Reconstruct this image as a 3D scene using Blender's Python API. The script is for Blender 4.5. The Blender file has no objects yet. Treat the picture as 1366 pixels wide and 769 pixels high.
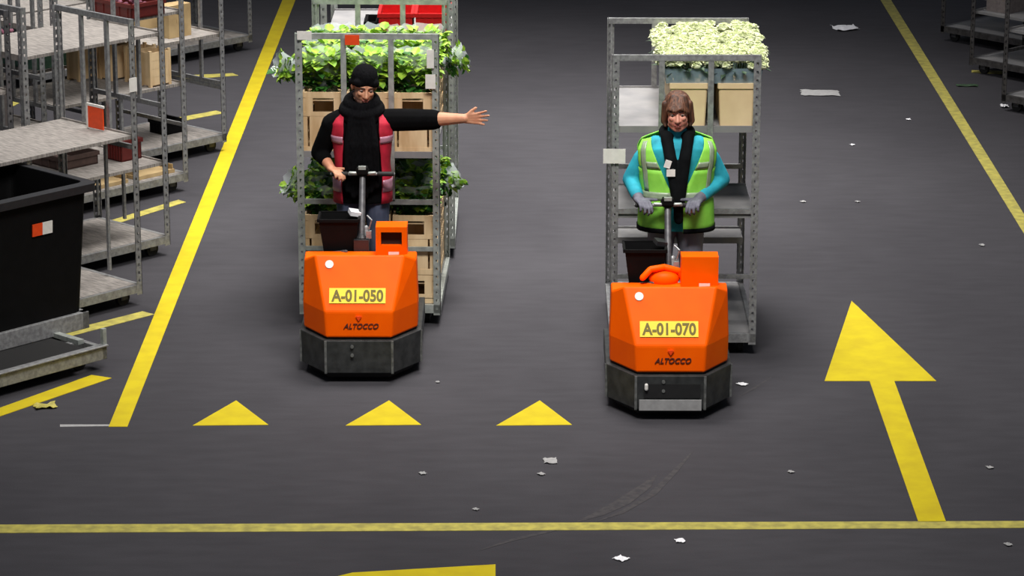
import bpy, bmesh, math, random
from mathutils import Vector, Matrix, Euler
random.seed(7)
PI = math.pi
SC = bpy.context.scene
COL = SC.collection

# ------------------------------------------------------------------ camera, light, exposure
F_PX, CX, CY, CAM_H = 4300.0, 683.0, 384.5, 6.4
PITCH = math.atan(1201 / F_PX); YAW = math.radians(0.2567)
cam_d = bpy.data.cameras.new('camera'); cam = bpy.data.objects.new('camera', cam_d); COL.objects.link(cam)
cam.location = (0, 0, CAM_H); cam.rotation_euler = (PI/2 - PITCH, 0, YAW)
cam_d.sensor_fit = 'HORIZONTAL'; cam_d.sensor_width = 36.0; cam_d.lens = 36.0 * F_PX / 1366.0
cam_d.clip_end = 300
SC.camera = cam
SC.view_settings.view_transform = 'Standard'; SC.view_settings.look = 'None'
SC.view_settings.gamma = 1; SC.view_settings.use_curve_mapping = False
SC.view_settings.exposure = 0.0
world = bpy.data.worlds.new('world'); SC.world = world; world.use_nodes = True
world.node_tree.nodes['Background'].inputs[0].default_value = (0.80, 0.86, 1.0, 1)
world.node_tree.nodes['Background'].inputs[1].default_value = 0.12

def area(name, loc, sx, sy, power, spread=110, col=(1, .96, .92), rot=(0, 0, 0)):
    l = bpy.data.lights.new(name, 'AREA'); l.shape = 'RECTANGLE'; l.size = sx; l.size_y = sy
    l.energy = power; l.color = col; l.spread = math.radians(spread)
    o = bpy.data.objects.new(name, l); o.location = loc; o.rotation_euler = rot; COL.objects.link(o); return o
area('hall_lamp_aisle', (0.2, 26.0, 9.5), 2.6, 9, 560, 66)
area('hall_lamp_near', (0.2, 15.5, 9.2), 4.5, 2.0, 330, 95, rot=(math.radians(28), 0, 0))
area('hall_lamp_left', (-4.6, 27, 8.5), 1.2, 10, 210, 75)

# ------------------------------------------------------------------ camera arithmetic
_cr = cam.rotation_euler.to_matrix()
def ray(px, py):
    v = Vector(((px - CX), -(py - CY), -F_PX)); return (_cr @ v).normalized()
def fl(px, py, z=0.0):
    d = ray(px, py); t = (z - CAM_H) / d.z; return Vector((d.x*t, d.y*t, z))
def at(px, py, Y):
    d = ray(px, py); t = Y / d.y; return Vector((d.x*t, Y, CAM_H + d.z*t))

# ------------------------------------------------------------------ materials
def lin(c):
    return tuple((x/255/12.92 if x/255 <= .04045 else ((x/255+.055)/1.055)**2.4) for x in c) + (1,)
MATS = {}
def mat(name, rgb, rough=.6, metal=0, var=.12, scale=30, bump=.0, spec=.5, rgb2=None, stretch=(1, 1, 1), trans=0, alpha=1):
    if name in MATS: return MATS[name]
    m = bpy.data.materials.new(name); m.use_nodes = True; nt = m.node_tree; N = nt.nodes; L = nt.links
    b = N['Principled BSDF']; b.inputs['Roughness'].default_value = rough; b.inputs['Metallic'].default_value = metal
    b.inputs['Specular IOR Level'].default_value = spec
    tc = N.new('ShaderNodeTexCoord'); mp = N.new('ShaderNodeMapping'); mp.inputs['Scale'].default_value = stretch
    L.new(tc.outputs['Object'], mp.inputs[0])
    no = N.new('ShaderNodeTexNoise'); no.inputs['Scale'].default_value = scale; no.inputs['Detail'].default_value = 4
    L.new(mp.outputs[0], no.inputs['Vector'])
    cr = N.new('ShaderNodeValToRGB'); c = lin(rgb); c2 = lin(rgb2) if rgb2 else tuple(x*(1-var) for x in c[:3])+(1,)
    c1 = c if rgb2 else tuple(min(1, x*(1+var)) for x in c[:3])+(1,)
    cr.color_ramp.elements[0].color = c2; cr.color_ramp.elements[1].color = c1
    cr.color_ramp.elements[0].position = .35; cr.color_ramp.elements[1].position = .65
    L.new(no.outputs[0], cr.inputs[0]); L.new(cr.outputs[0], b.inputs['Base Color'])
    if bump:
        bp = N.new('ShaderNodeBump'); bp.inputs['Strength'].default_value = bump; bp.inputs['Distance'].default_value = .01
        L.new(no.outputs[0], bp.inputs['Height']); L.new(bp.outputs[0], b.inputs['Normal'])
    if alpha < 1: b.inputs['Alpha'].default_value = alpha
    if trans: b.inputs['Transmission Weight'].default_value = trans
    MATS[name] = m; return m

def floor_material():
    m = bpy.data.materials.new('asphalt_floor'); m.use_nodes = True; nt = m.node_tree; N = nt.nodes; L = nt.links
    b = N['Principled BSDF']; b.inputs['Roughness'].default_value = .8; b.inputs['Specular IOR Level'].default_value = .15
    tc = N.new('ShaderNodeTexCoord')
    def noise(scale, st, det=5):
        mp = N.new('ShaderNodeMapping'); mp.inputs['Scale'].default_value = st; L.new(tc.outputs['Object'], mp.inputs[0])
        n = N.new('ShaderNodeTexNoise'); n.inputs['Scale'].default_value = scale; n.inputs['Detail'].default_value = det
        L.new(mp.outputs[0], n.inputs['Vector']); return n
    n1 = noise(.55, (1, .6, 1)); n2 = noise(9, (.35, 1.2, 1), 6); n3 = noise(160, (1, 1, 1), 2)
    def ramp(n, a, b_, p0, p1):
        r = N.new('ShaderNodeValToRGB'); r.color_ramp.elements[0].color = a; r.color_ramp.elements[1].color = b_
        r.color_ramp.elements[0].position = p0; r.color_ramp.elements[1].position = p1; L.new(n.outputs[0], r.inputs[0]); return r
    r1 = ramp(n1, lin((56, 55, 59)), lin((66, 65, 69)), .3, .7)
    r2 = ramp(n2, (.91, .91, .91, 1), (1.08, 1.08, 1.08, 1), .3, .7)
    r3 = ramp(n3, (.88, .88, .88, 1), (1.1, 1.1, 1.1, 1), .3, .7)
    def mul(a, b_):
        x = N.new('ShaderNodeMix'); x.data_type = 'RGBA'; x.blend_type = 'MULTIPLY'; x.inputs[0].default_value = 1
        L.new(a, x.inputs[6]); L.new(b_, x.inputs[7]); return x.outputs[2]
    L.new(mul(mul(r1.outputs[0], r2.outputs[0]), r3.outputs[0]), b.inputs['Base Color'])
    bp = N.new('ShaderNodeBump'); bp.inputs['Strength'].default_value = .15; bp.inputs['Distance'].default_value = .004
    L.new(n3.outputs[0], bp.inputs['Height']); L.new(bp.outputs[0], b.inputs['Normal'])
    return m

YELLOW = mat('yellow_floor_paint', (196, 178, 26), .65, spec=.2, var=.1, scale=6, rgb2=(184, 164, 28), bump=.1)
YELLOW_WORN = mat('worn_yellow_paint', (186, 176, 82), .65, scale=14, rgb2=(150, 142, 72))
STEEL = mat('galvanised_steel', (158, 160, 160), .42, .35, rgb2=(128, 128, 130), scale=35)
STEEL_D = mat('dull_steel', (104, 104, 106), .5, .4, rgb2=(80, 80, 84), scale=25)
STEEL_B = mat('bright_steel', (180, 186, 180), .4, .3, rgb2=(148, 154, 150), scale=20)
PLY = mat('weathered_plywood', (158, 152, 146), .75, rgb2=(116, 112, 108), scale=9, stretch=(1, 8, 1), bump=.15)
PLY_D = mat('grey_steel_shelf', (136, 135, 135), .75, .0, rgb2=(120, 120, 122), scale=5)
BLACKR = mat('black_rubber', (20, 20, 21), .7, var=.2)
BLACKP = mat('black_plastic', (8, 8, 9), .7, spec=.15, var=.2, scale=12, bump=.1)
DARKP = mat('dark_grey_plastic', (36, 37, 40), .5, var=.15)
BLACKHOLE = mat('recess_shade', (36, 18, 10), .8)
ORANGE = mat('orange_paint', (254, 98, 0), .45, rgb2=(248, 92, 0), scale=5, spec=.1)
BUMPER = mat('bumper_steel', (68, 70, 70), .5, .3, rgb2=(48, 50, 50), scale=16)
EDGE = mat('worn_bumper_edge', (124, 126, 124), .45, .4, rgb2=(90, 92, 90), scale=30)
PLATEY = mat('plate_yellow', (254, 214, 30), .5, var=.03)
INK = mat('olive_ink', (104, 92, 6), .6, var=.05)
INKB = mat('brown_black_ink', (82, 34, 22), .6, var=.05)
WHITE = mat('white_label', (226, 224, 218), .6, var=.05)
CREAM = mat('cream_box', (232, 208, 166), .6, rgb2=(218, 192, 150), scale=5)
WOOD = mat('pale_crate_wood', (228, 202, 160), .7, rgb2=(198, 166, 122), scale=12, stretch=(1, 1, .2), bump=.1)
CARD = mat('tan_cardboard', (196, 170, 124), .75, rgb2=(168, 142, 100), scale=6)
RED = mat('red_plastic', (188, 12, 14), .45, var=.08)
DRED = mat('dark_red_plastic', (96, 30, 26), .5, var=.1)
SIGNO = mat('orange_red_sign', (230, 74, 22), .5, var=.06)
SKIN = mat('skin', (206, 150, 118), .55, rgb2=(196, 134, 104), scale=14)
SKIN_L = mat('light_skin', (216, 152, 130), .6, rgb2=(204, 130, 114), scale=14)
LIP = mat('lip', (156, 86, 76), .5); EYEW = mat('eye_white', (140, 112, 100), .3); IRIS = mat('dark_iris', (30, 22, 18), .3)
BROW = mat('dark_brow', (34, 24, 20), .8)
BLACKK = mat('black_knit', (5, 5, 7), .9, spec=.1, rgb2=(12, 12, 15), scale=90, stretch=(1, 1, .3), bump=.5)
BLACKC = mat('black_sweater', (6, 6, 8), .9, spec=.1, rgb2=(4, 4, 5), scale=14, bump=.3)
REDV = mat('red_vest', (196, 28, 58), .7, rgb2=(164, 18, 42), scale=12, bump=.3)
PINKG = mat('grey_pink_reflective', (190, 140, 160), .4, .1, var=.1)
GREENV = mat('lime_hivis', (150, 226, 82), .65, rgb2=(128, 206, 66), scale=9, bump=.3)
REFG = mat('grey_green_reflective', (150, 168, 140), .4, .1, var=.12)
CYAN = mat('cyan_sweater', (38, 170, 190), .8, rgb2=(24, 140, 160), scale=10, bump=.3)
JEANS = mat('slate_jeans', (74, 82, 104), .8, rgb2=(54, 62, 84), scale=10, bump=.3)
TROUS = mat('grey_trousers', (128, 128, 140), .8, rgb2=(104, 104, 118), scale=8, bump=.3)
GLOVE = mat('grey_glove', (108, 108, 120), .75, rgb2=(86, 86, 98), scale=20)
HAIRB = mat('brown_hair', (112, 72, 50), .6, rgb2=(52, 32, 24), scale=26, stretch=(3, 3, .25), bump=.6)
SCARFN = mat('black_scarf', (14, 16, 18), .9, spec=.1, var=.2, scale=20, bump=.4)
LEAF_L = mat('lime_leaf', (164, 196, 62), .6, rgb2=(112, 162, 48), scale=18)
LEAF_D = mat('shaded_green_leaf', (54, 112, 34), .55, rgb2=(30, 78, 24), scale=18)  # darker green puts the shade low in a plant into leaf colour
LEAF_S = mat('dark_stem_leaf', (50, 74, 50), .6, var=.3)
PETAL = mat('cream_green_petal', (234, 238, 208), .7, rgb2=(216, 226, 176), scale=40)
PINKF = mat('pink_petal', (170, 110, 130), .7, rgb2=(120, 70, 90), scale=40)
FILM = mat('clear_film', (226, 236, 240), .15, var=.02, alpha=.38, spec=.8)
FILM2 = mat('blue_grey_film', (120, 140, 150), .25, var=.1, alpha=.8, spec=.7)
PAPER = mat('paper_white', (236, 236, 240), .7, var=.03)
GREYP = mat('grey_litter', (150, 150, 150), .7, var=.1)
SCUFF = mat('faint_tyre_scuff', (74, 72, 73), .8, spec=.1, rgb2=(62, 61, 64), scale=22)

# ------------------------------------------------------------------ mesh helpers
class MB:
    def __init__(s): s.v = []; s.f = []
    def add(s, vs, fs, M=None):
        n = len(s.v)
        s.v += [tuple(M @ Vector(p)) if M else tuple(p) for p in vs]
        s.f += [tuple(i + n for i in f) for f in fs]; return s
    def box(s, c, d, rot=None):
        x, y, z = d[0]/2, d[1]/2, d[2]/2
        vs = [(a*x, b*y, e*z) for a in (-1, 1) for b in (-1, 1) for e in (-1, 1)]
        fs = [(0,1,3,2), (4,6,7,5), (0,4,5,1), (2,3,7,6), (0,2,6,4), (1,5,7,3)]
        M = Matrix.Translation(c)
        if rot: M = M @ Euler(rot).to_matrix().to_4x4()
        return s.add(vs, fs, M)
    def bb(s, x0, x1, y0, y1, z0, z1): return s.box(((x0+x1)/2, (y0+y1)/2, (z0+z1)/2), (x1-x0, y1-y0, z1-z0))
    def loft(s, rings, cap=True, closed=True):
        n = len(s.v); k = len(rings[0])
        for r in rings: s.v += [tuple(p) for p in r]
        for i in range(len(rings)-1):
            for j in range(k if closed else k-1):
                a = n+i*k+j; b = n+i*k+(j+1) % k
                s.f.append((a, b, b+k, a+k))
        if cap:
            s.f.append(tuple(n+j for j in reversed(range(k))))
            s.f.append(tuple(n+(len(rings)-1)*k+j for j in range(k)))
        return s
    def prism(s, poly, z0, z1): return s.loft([[(x, y, z0) for x, y in poly], [(x, y, z1) for x, y in poly]])
    def cap(s, p0, p1, r0, r1=None, seg=12, ends=3):
        r1 = r0 if r1 is None else r1
        p0 = Vector(p0); p1 = Vector(p1); d = (p1-p0); L = d.length or 1e-6; d = d/L
        q = d.to_track_quat('Z', 'Y').to_matrix()
        rings = []
        for i in range(ends+1):
            a = -PI/2*(1-i/ends*.98); rings.append((p0 + d*(r0*math.sin(a)), max(r0*math.cos(a), r0*.03)))
        for i in range(ends+1):
            a = PI/2*(i/ends)*.98; rings.append((p1 + d*(r1*math.sin(a)), max(r1*math.cos(a), r1*.03)))
        return s.loft([[c + q @ Vector((r*math.cos(2*PI*j/seg), r*math.sin(2*PI*j/seg), 0)) for j in range(seg)] for c, r in rings])
    def cyl(s, p0, p1, r0, r1=None, seg=14):
        r1 = r0 if r1 is None else r1
        p0 = Vector(p0); p1 = Vector(p1); q = (p1-p0).to_track_quat('Z', 'Y').to_matrix()
        return s.loft([[c + q @ Vector((r*math.cos(2*PI*j/seg), r*math.sin(2*PI*j/seg), 0)) for j in range(seg)] for c, r in ((p0, r0), (p1, r1))])
    def tube(s, pts, r, seg=8):
        for a, b in zip(pts[:-1], pts[1:]): s.cap(a, b, r, r, seg, 2)
        return s
    def ell(s, c, rad, rot=None, seg=16, rg=10, n=2.0):
        M = Matrix.Translation(c)
        if rot: M = M @ Euler(rot).to_matrix().to_4x4()
        rings = []
        for i in range(1, rg):
            a = PI*i/rg
            rings.append([M @ Vector((rad[0]*math.sin(a)*math.cos(2*PI*j/seg), rad[1]*math.sin(a)*math.sin(2*PI*j/seg), -rad[2]*math.cos(a))) for j in range(seg)])
        return s.loft(rings)
    def mesh(s, name, m, smooth=False):
        me = bpy.data.meshes.new(name); me.from_pydata(s.v, [], s.f); me.materials.append(m); me.update()
        if smooth: me.polygons.foreach_set('use_smooth', [True]*len(me.polygons))
        return me

def link(name, me, parent=None, loc=None, rotz=0):
    o = bpy.data.objects.new(name, me); COL.objects.link(o)
    if parent: o.parent = parent
    if loc is not None: o.location = loc
    if rotz: o.rotation_euler = (0, 0, rotz)
    return o
def obj(name, mb, m, parent=None, smooth=False, bevel=0, loc=None, rotz=0):
    me = mb.mesh(name, m, smooth)
    o = link(name, me, parent, loc, rotz)
    if bevel: bake(o, [('BEVEL', dict(width=bevel, segments=2, limit_method='ANGLE', angle_limit=math.radians(25)))])
    return o
def bake(o, mods):
    for t, kw in mods:
        md = o.modifiers.new(t, t)
        for k, v in kw.items(): setattr(md, k, v)
    bpy.context.view_layer.update()
    dg = bpy.context.evaluated_depsgraph_get()
    me = bpy.data.meshes.new_from_object(o.evaluated_get(dg)); o.modifiers.clear(); o.data = me; return o
def organic(name, mb, m, parent=None, vox=.006, smooth_it=3):
    o = link(name, mb.mesh(name, m, True), parent)
    bake(o, [('REMESH', dict(mode='VOXEL', voxel_size=vox, use_smooth_shade=True)), ('SMOOTH', dict(factor=.5, iterations=smooth_it))])
    o.data.materials.clear(); o.data.materials.append(m)
    o.data.polygons.foreach_set('use_smooth', [True]*len(o.data.polygons)); return o
def tag(o, label, cat, group=None, kind=None):
    if label: o['label'] = label
    if cat: o['category'] = cat
    if group: o['group'] = group
    if kind: o['kind'] = kind
    return o
def thing(name, loc, label, cat, rotz=0, group=None):
    o = link(name, None, None, loc, rotz); return tag(o, label, cat, group)

def text_mesh(txt, w, h, m, shear=0, name='lettering'):
    cu = bpy.data.curves.new(name, 'FONT'); cu.body = txt; cu.align_x = 'CENTER'; cu.align_y = 'CENTER'; cu.extrude = .002; cu.shear = shear; cu.offset = .03 if shear == 0 else .015
    o = bpy.data.objects.new(name, cu); COL.objects.link(o); bpy.context.view_layer.update()
    me = bpy.data.meshes.new_from_object(o.evaluated_get(bpy.context.evaluated_depsgraph_get()))
    bpy.data.objects.remove(o)
    xs = [v.co.x for v in me.vertices]; ys = [v.co.y for v in me.vertices]
    sx = w/(max(xs)-min(xs)); sy = h/(max(ys)-min(ys)); cx = (max(xs)+min(xs))/2; cy = (max(ys)+min(ys))/2
    for v in me.vertices: v.co.x = (v.co.x-cx)*sx; v.co.y = (v.co.y-cy)*sy
    me.materials.clear(); me.materials.append(m); me.name = name; return me

# ------------------------------------------------------------------ the setting
g = MB(); g.bb(-16, 16, 8, 60, -.1, 0)
tag(obj('floor', g, floor_material()), None, None, kind='structure')

# ------------------------------------------------------------------ painted floor marks
def paint(name, pix, m, label, cat='floor marking', group=None, h=.003):
    pts = [fl(x, y) for x, y in pix]; c = sum(pts, Vector())/len(pts)
    a = sum(pts[i].x*pts[(i+1) % len(pts)].y - pts[(i+1) % len(pts)].x*pts[i].y for i in range(len(pts)))
    if a < 0: pts = pts[::-1]
    mb = MB(); mb.prism([(p.x-c.x, p.y-c.y) for p in pts], 0, h)
    return tag(obj(name, mb, m, loc=(c.x, c.y, 0)), label, cat, group)
paint('lane_line', [(145, 570), (170, 570), (406, -30), (389, -30)], YELLOW, 'long yellow lane line running up the left side of the aisle beside the parked carts')
paint('lane_line', [(1181, 8-20), (1167, -12), (1372, 322), (1372, 296)], YELLOW_WORN, 'thin dull yellow lane line along the dark right edge of the aisle')
paint('crossing_line', [(-20, 712), (-20, 701), (1386, 696), (1386, 705)], YELLOW_WORN, 'thin pale yellow line crossing the whole floor near the bottom')
paint('arrow_marking', [(1136, 402), (1249, 509), (1193, 509), (1262, 697), (1225, 697), (1160, 509), (1100, 509)], YELLOW, 'big yellow arrow on the floor pointing away up the aisle')
for x, n in ((307, 'left-hand yellow yield triangle, nearest the left lane line'), (511, 'middle yellow yield triangle, in front of the left orange truck'), (712, 'right-hand yellow yield triangle, just left of the right orange truck')):
    paint('yield_triangle', [(x-50, 568.5), (x+51, 567.5), (x+8, 535)], YELLOW, n, group='row of yield triangles')
paint('arrow_marking', [(425, 776), (470, 765), (661, 754), (661, 790), (440, 790)], YELLOW, 'part of a yellow floor marking cut off by the bottom edge')
paint('bay_line', [(-20, 563), (-20, 552), (122, 501), (149, 505)], YELLOW, 'short slanted yellow bay line under the black bin trolley')
paint('bay_line', [(60, 458), (60, 449), (190, 416), (206, 420)], YELLOW_WORN, 'slanted yellow bay line between bin trolley and nearest empty cart')
paint('bay_line', [(120, 310), (120, 303), (238, 267), (248, 270)], YELLOW_WORN, 'slanted yellow bay line between the second and third parked carts')
paint('bay_line', [(190, 172), (190, 166), (288, 148), (300, 151)], YELLOW_WORN, 'slanted yellow bay line beneath the fourth parked cart')
paint('bay_line', [(225, 108), (225, 102), (310, 98), (318, 101)], YELLOW_WORN, 'slanted yellow bay line behind the fourth parked cart')
paint('bay_line', [(1296, 97), (1340, 99), (1340, 95), (1296, 94)], YELLOW_WORN, 'short dim yellow bay line among the dark carts on the right')
paint('scratch_mark', [(80, 570), (146, 569), (146, 567), (80, 567)], GREYP, 'thin pale grey scratch beside the lower end of left lane line', 'floor marking', h=.002)
paint('bay_line', [(4, 148), (10, 132), (22, 122), (32, 122), (26, 138)], YELLOW_WORN, 'yellow paint patch on the floor at far left behind the parked carts')
def scuff(pix, w, label):
    pts = [fl(x, y) for x, y in pix]; L = []; R = []
    for i, p in enumerate(pts):
        t = (pts[min(i+1, len(pts)-1)] - pts[max(i-1, 0)]).normalized(); n = Vector((-t.y, t.x, 0))*w*(math.sin(PI*(i+.15)/(len(pts)-.7)))
        L.append(p+n); R.append(p-n)
    poly = L + R[::-1]; c = sum(poly, Vector())/len(poly)
    mb = MB(); n = len(L)
    for i in range(n-1):
        q = [L[i], L[i+1], R[i+1], R[i]]
        mb.add([(p.x-c.x, p.y-c.y, .0015) for p in q], [(3, 2, 1, 0)])
    tag(obj('tyre_scuff', mb, SCUFF, loc=(c.x, c.y, 0)), label, 'tyre mark', 'tyre scuffs on the floor')
scuff([(770, 697), (800, 686), (830, 671), (860, 650), (875, 635)], .05, 'broader faint tyre scuff curving up below the right truck')
scuff([(795, 697), (830, 684), (870, 660), (900, 630), (925, 602)], .025, 'longest faint tyre scuff arc below the right truck')
scuff([(640, 735), (680, 722), (730, 710), (760, 703)], .02, 'faint tyre scuff below the pale crossing line')
scuff([(985, 530), (1005, 519), (1030, 503)], .012, 'short faint scuff beside the right truck bumper')

# ------------------------------------------------------------------ litter
def litter(name, px, py, w, d, m, label, cat, h=.008, rz=0):
    p = fl(px, py); n = 7; mb = MB(); vs = []; fs = []
    for i in range(n):
        for j in range(n):
            u = i/(n-1)-.5; v = j/(n-1)-.5
            vs.append((u*w*(1+random.uniform(-.12, .12)), v*d*(1+random.uniform(-.2, .2)), .004+random.random()*h))
    for i in range(n-1):
        for j in range(n-1): fs.append((i*n+j, (i+1)*n+j, (i+1)*n+j+1, i*n+j+1))
    mb.add(vs, fs); o = link(name, mb.mesh(name, m, False), None, (p.x, p.y, 0), rz)
    bake(o, [('SOLIDIFY', dict(thickness=.002, offset=1))])
    return tag(o, label, cat, 'litter on the floor')
litter('paper_sheet', 1128, 39, .26, .22, PAPER, 'white sheet of paper on the floor far right near lane line', 'litter', .03, .3)
litter('cardboard_strip', 1094, 125, .34, .25, GREYP, 'flat grey strip of packaging on the floor right of the white-flower cart', 'litter', .006)
for px, py, s, lb in ((1212, 160, .05, 'tiny white scrap beside the right lane line'), (1137, 194, .045, 'tiny white scrap in open aisle below the grey strip'),
    (1071, 270, .05, 'tiny pale scrap right of the empty lower cart shelves'), (1144, 270, .04, 'dim small scrap in the aisle, right of a similar pale one'),
    (829, 747, .09, 'bright white scrap near the bottom edge of the floor'), (907, 723, .07, 'small white scrap just below the pale crossing line'),
    (734, 616, .11, 'thin pale scrap between yield triangle and crossing line'), (722, 634, .05, 'dim tiny scrap just below the thin pale one'),
    (564, 633, .05, 'small pale crumb below the middle yield triangle'), (990, 514, .07, 'white scrap right beside the right truck bumper'),
    (1310, 328, .05, 'tiny pale scrap right of the big arrow, outside the lane'), (635, 681, .04, 'tiny dim crumb just above the crossing line'),
    (1345, 728, .05, 'dim scrap at lower right below the crossing line'), (584, 511, .03, 'tiny crumb on the floor right of the left truck'),
    (1320, 625, .05, 'tiny dim scrap right of the arrow shaft'), (1055, 631, .04, 'tiny dark-grey crumb left of the arrow shaft')):
    litter('paper_scrap', px, py, s*.75, s*.9, PAPER if ('white' in lb) else GREYP, lb, 'litter', .006, random.random())
litter('paper_scrap', 60, 544, .14, .10, YELLOW_WORN, 'pale yellow crumpled scrap below the bin trolley bay line', 'litter', .02, .3)
litter('leaf_scrap', 1290, 115, .2, .08, LEAF_S, 'dim green leaf scrap by the dark carts on the right', 'litter', .01)
litter('paper_scrap', 1340, 143, .07, .1, PAPER, 'small pale scrap at foot of the nearest dark cart on the right', 'litter', .02)

# ------------------------------------------------------------------ roll cart
CW, CL, CH = 1.0, 1.35, 2.10
_mc = {}
def cached(key, fn):
    if key not in _mc: _mc[key] = fn()
    return _mc[key]
def post_mesh(m, key):
    def f():
        mb = MB(); z0, z1 = .08, CH; w = .05; t = .004
        for ax in (0, 1):
            def B(a0, a1, zz0, zz1):
                if ax == 0: mb.bb(a0, a1, 0, t, zz0, zz1)
                else: mb.bb(0, t, a0, a1, zz0, zz1)
            B(0, .017, z0, z1); B(w-.017, w, z0, z1)
            z = z0
            while z < z1-.05:
                B(.017, w-.017, z, z+.038); z += .058
            B(.017, w-.017, z, z1)
        return mb.mesh('post', m)
    return cached(('post', key), f)
def deck_mesh(m):
    def f():
        mb = MB(); W, L = CW/2, CL/2
        mb.bb(-W+.03, W-.03, -L+.03, L-.03, .135, .155)
        return mb.mesh('deck_board', m)
    return cached(('deck', m.name), f)
def base_mesh(m):
    def f():
        mb = MB(); W, L = CW/2, CL/2
        for s in (-1, 1):
            mb.box((s*(W-.02), 0, .125), (.04, CL, .06)); mb.box((0, s*(L-.02), .125), (CW, .04, .06))
        mb.box((0, 0, .115), (.05, CL-.06, .035))
        return mb.mesh('base_frame', m)
    return cached(('base', m.name), f)
def end_mesh(m, mids, zmid, low):
    def f():
        mb = MB(); W = CW/2
        mb.box((0, 0, CH-.02), (CW-.02, .025, .04)); mb.box((0, 0, zmid), (CW-.04, .022, .035))
        for k in mids: mb.box((k, 0, (CH-.03+zmid)/2), (.038, .022, CH-.04-zmid))
        for k in low: mb.box((k, 0, (zmid+.2)/2), (.028, .02, zmid-.2))
        if not low: mb.box((0, 0, .56), (CW-.04, .02, .03))
        for k in (-1, 1): mb.box((k*(W-.03), 0, (CH+.15)/2), (.014, .02, CH-.2))
        return mb.mesh('end_frame', m)
    return cached(('end', m.name, tuple(mids), zmid, tuple(low)), f)
def shelf_mesh(m, d0, d1):
    def f():
        mb = MB(); W = CW/2-.03
        mb.bb(-W, W, d0, d1, -.012, .012)
        mb.bb(-W, W, d0-.012, d0, -.02, .025); mb.bb(-W, W, d1, d1+.012, -.02, .025)
        return mb.mesh('shelf', m)
    return cached(('shelf', m.name, d0, d1), f)
def caster_meshes():
    def f():
        a = MB(); a.bb(-.035, .035, -.035, .035, .115, .135); a.bb(-.028, -.022, -.03, .03, .045, .12); a.bb(.022, .028, -.03, .03, .045, .12)
        w = MB(); w.cyl((-.019, 0, .056), (.019, 0, .056), .056, seg=20)
        return a.mesh('caster', STEEL_D), w.mesh('wheel', BLACKR, False)
    return cached('caster', f)
def make_cart(label, loc, rotz, shelves, steel=STEEL, board=PLY, mids=(-.165, .165), zmid=1.17, low=(), group='roll carts', split=None):
    r = thing('roll_cart', loc, label, 'cart', rotz, group)
    link('base_frame', base_mesh(steel), r); link('deck_board', deck_mesh(board), r)
    W, L = CW/2, CL/2
    for sx, sy, rz in ((-1, -1, 0), (1, -1, PI/2), (1, 1, PI), (-1, 1, -PI/2)):
        link('post', post_mesh(steel, steel.name), r, (sx*W, sy*L, 0), rz)
        cs, wh = caster_meshes(); c = link('caster', cs, r, (sx*(W-.1), sy*(L-.12), 0)); link('wheel', wh, c)
    for s in (-1, 1): link('end_frame', end_mesh(steel, mids, zmid, low), r, (0, s*(L-.02), 0))
    for sh in shelves:
        z = sh[0]; d0, d1 = (sh[1], sh[2]) if len(sh) > 2 else (-L+.035, L-.035)
        link('shelf', shelf_mesh(board if len(sh) < 4 else sh[3], d0, d1), r, (0, 0, z))
    return r

# left train
cart1 = make_cart('galvanised roll cart full of green plants in crates, behind the left truck', (-1.085, 21.92+CL/2, 0), math.radians(-1.5), [(1.235,)], steel=STEEL_B, board=PLY_D, zmid=.90)
cart2 = make_cart('roll cart with red crates coupled behind the plant cart', (-1.04, 23.75+CL/2, 0), 0, [(1.66,)], steel=STEEL_B, board=PLY_D, mids=())
# right train
cart3 = make_cart('roll cart with cream boxes of white flowers, behind the right truck', (1.075, 21.19+CL/2, 0), 0, [(1.585,), (.99, -.64, .15), (.55, .35, .64)], steel=STEEL, board=PLY_D, zmid=1.02)
# white tag on right cart post
def label_plate(name, c, w, h, parent, m=WHITE, lb=None, ry=0):
    mb = MB(); mb.box(c, (w, .004, h), (0, ry, 0)); o = obj(name, mb, m, parent)
    if lb: o['label'] = lb
    return o
label_plate('paper_label', (-.48, -.69, 1.41), .15, .10, cart3, lb='white paper label on the left post')
label_plate('paper_label', (.44, -.69, 1.93), .05, .13, cart1, lb='white plastic tag')
label_plate('paper_label', (.44, -.69, 1.77), .07, .10, cart1, lb='white plastic tag')
label_plate('orange_tag', (-.10, -.69, 2.06), .10, .07, cart1, SIGNO, 'orange tag hanging on the top bar')
label_plate('paper_label', (-.43, -.692, 2.09), .10, .06, cart1, lb='white label on the top bar')

# ------------------------------------------------------------------ wooden crates + plants on cart1
def crate_mesh(H=.43):
    mb = MB(); W, D = .148, .205; t = .012
    for sx in (-1, 1):
        for sy in (-1, 1): mb.box((sx*(W-.019), sy*(D-.019), H/2), (.032, .032, H-.004))
    for sy in (-1, 1):
        y = sy*(D-.006)
        mb.box((0, y, H-.02), (2*W, t, .04)); mb.box((0, y, H-.155), (2*W, t, .03))
        for x in (-.098, .098): mb.box((x, y, H-.09), (.05, t*.9, .10))
        if H > .3: mb.box((0, y, .14), (2*W-.10, t*.7, .24))
        mb.box((0, y, .02), (2*W, t, .04))
    for sx in (-1, 1):
        x = sx*(W-.006)
        for z in ((.05, .15, .25, .35, .41) if H > .3 else (.04, .12, .18)): mb.box((x, 0, z), (t, 2*D-.026, .06 if z < .4 else .036))
    mb.box((0, 0, .01), (2*W-.02, 2*D-.02, .012)); mb.box((0, 0, H-.06), (2*W-.03, 2*D-.03, .01))
    return mb
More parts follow.
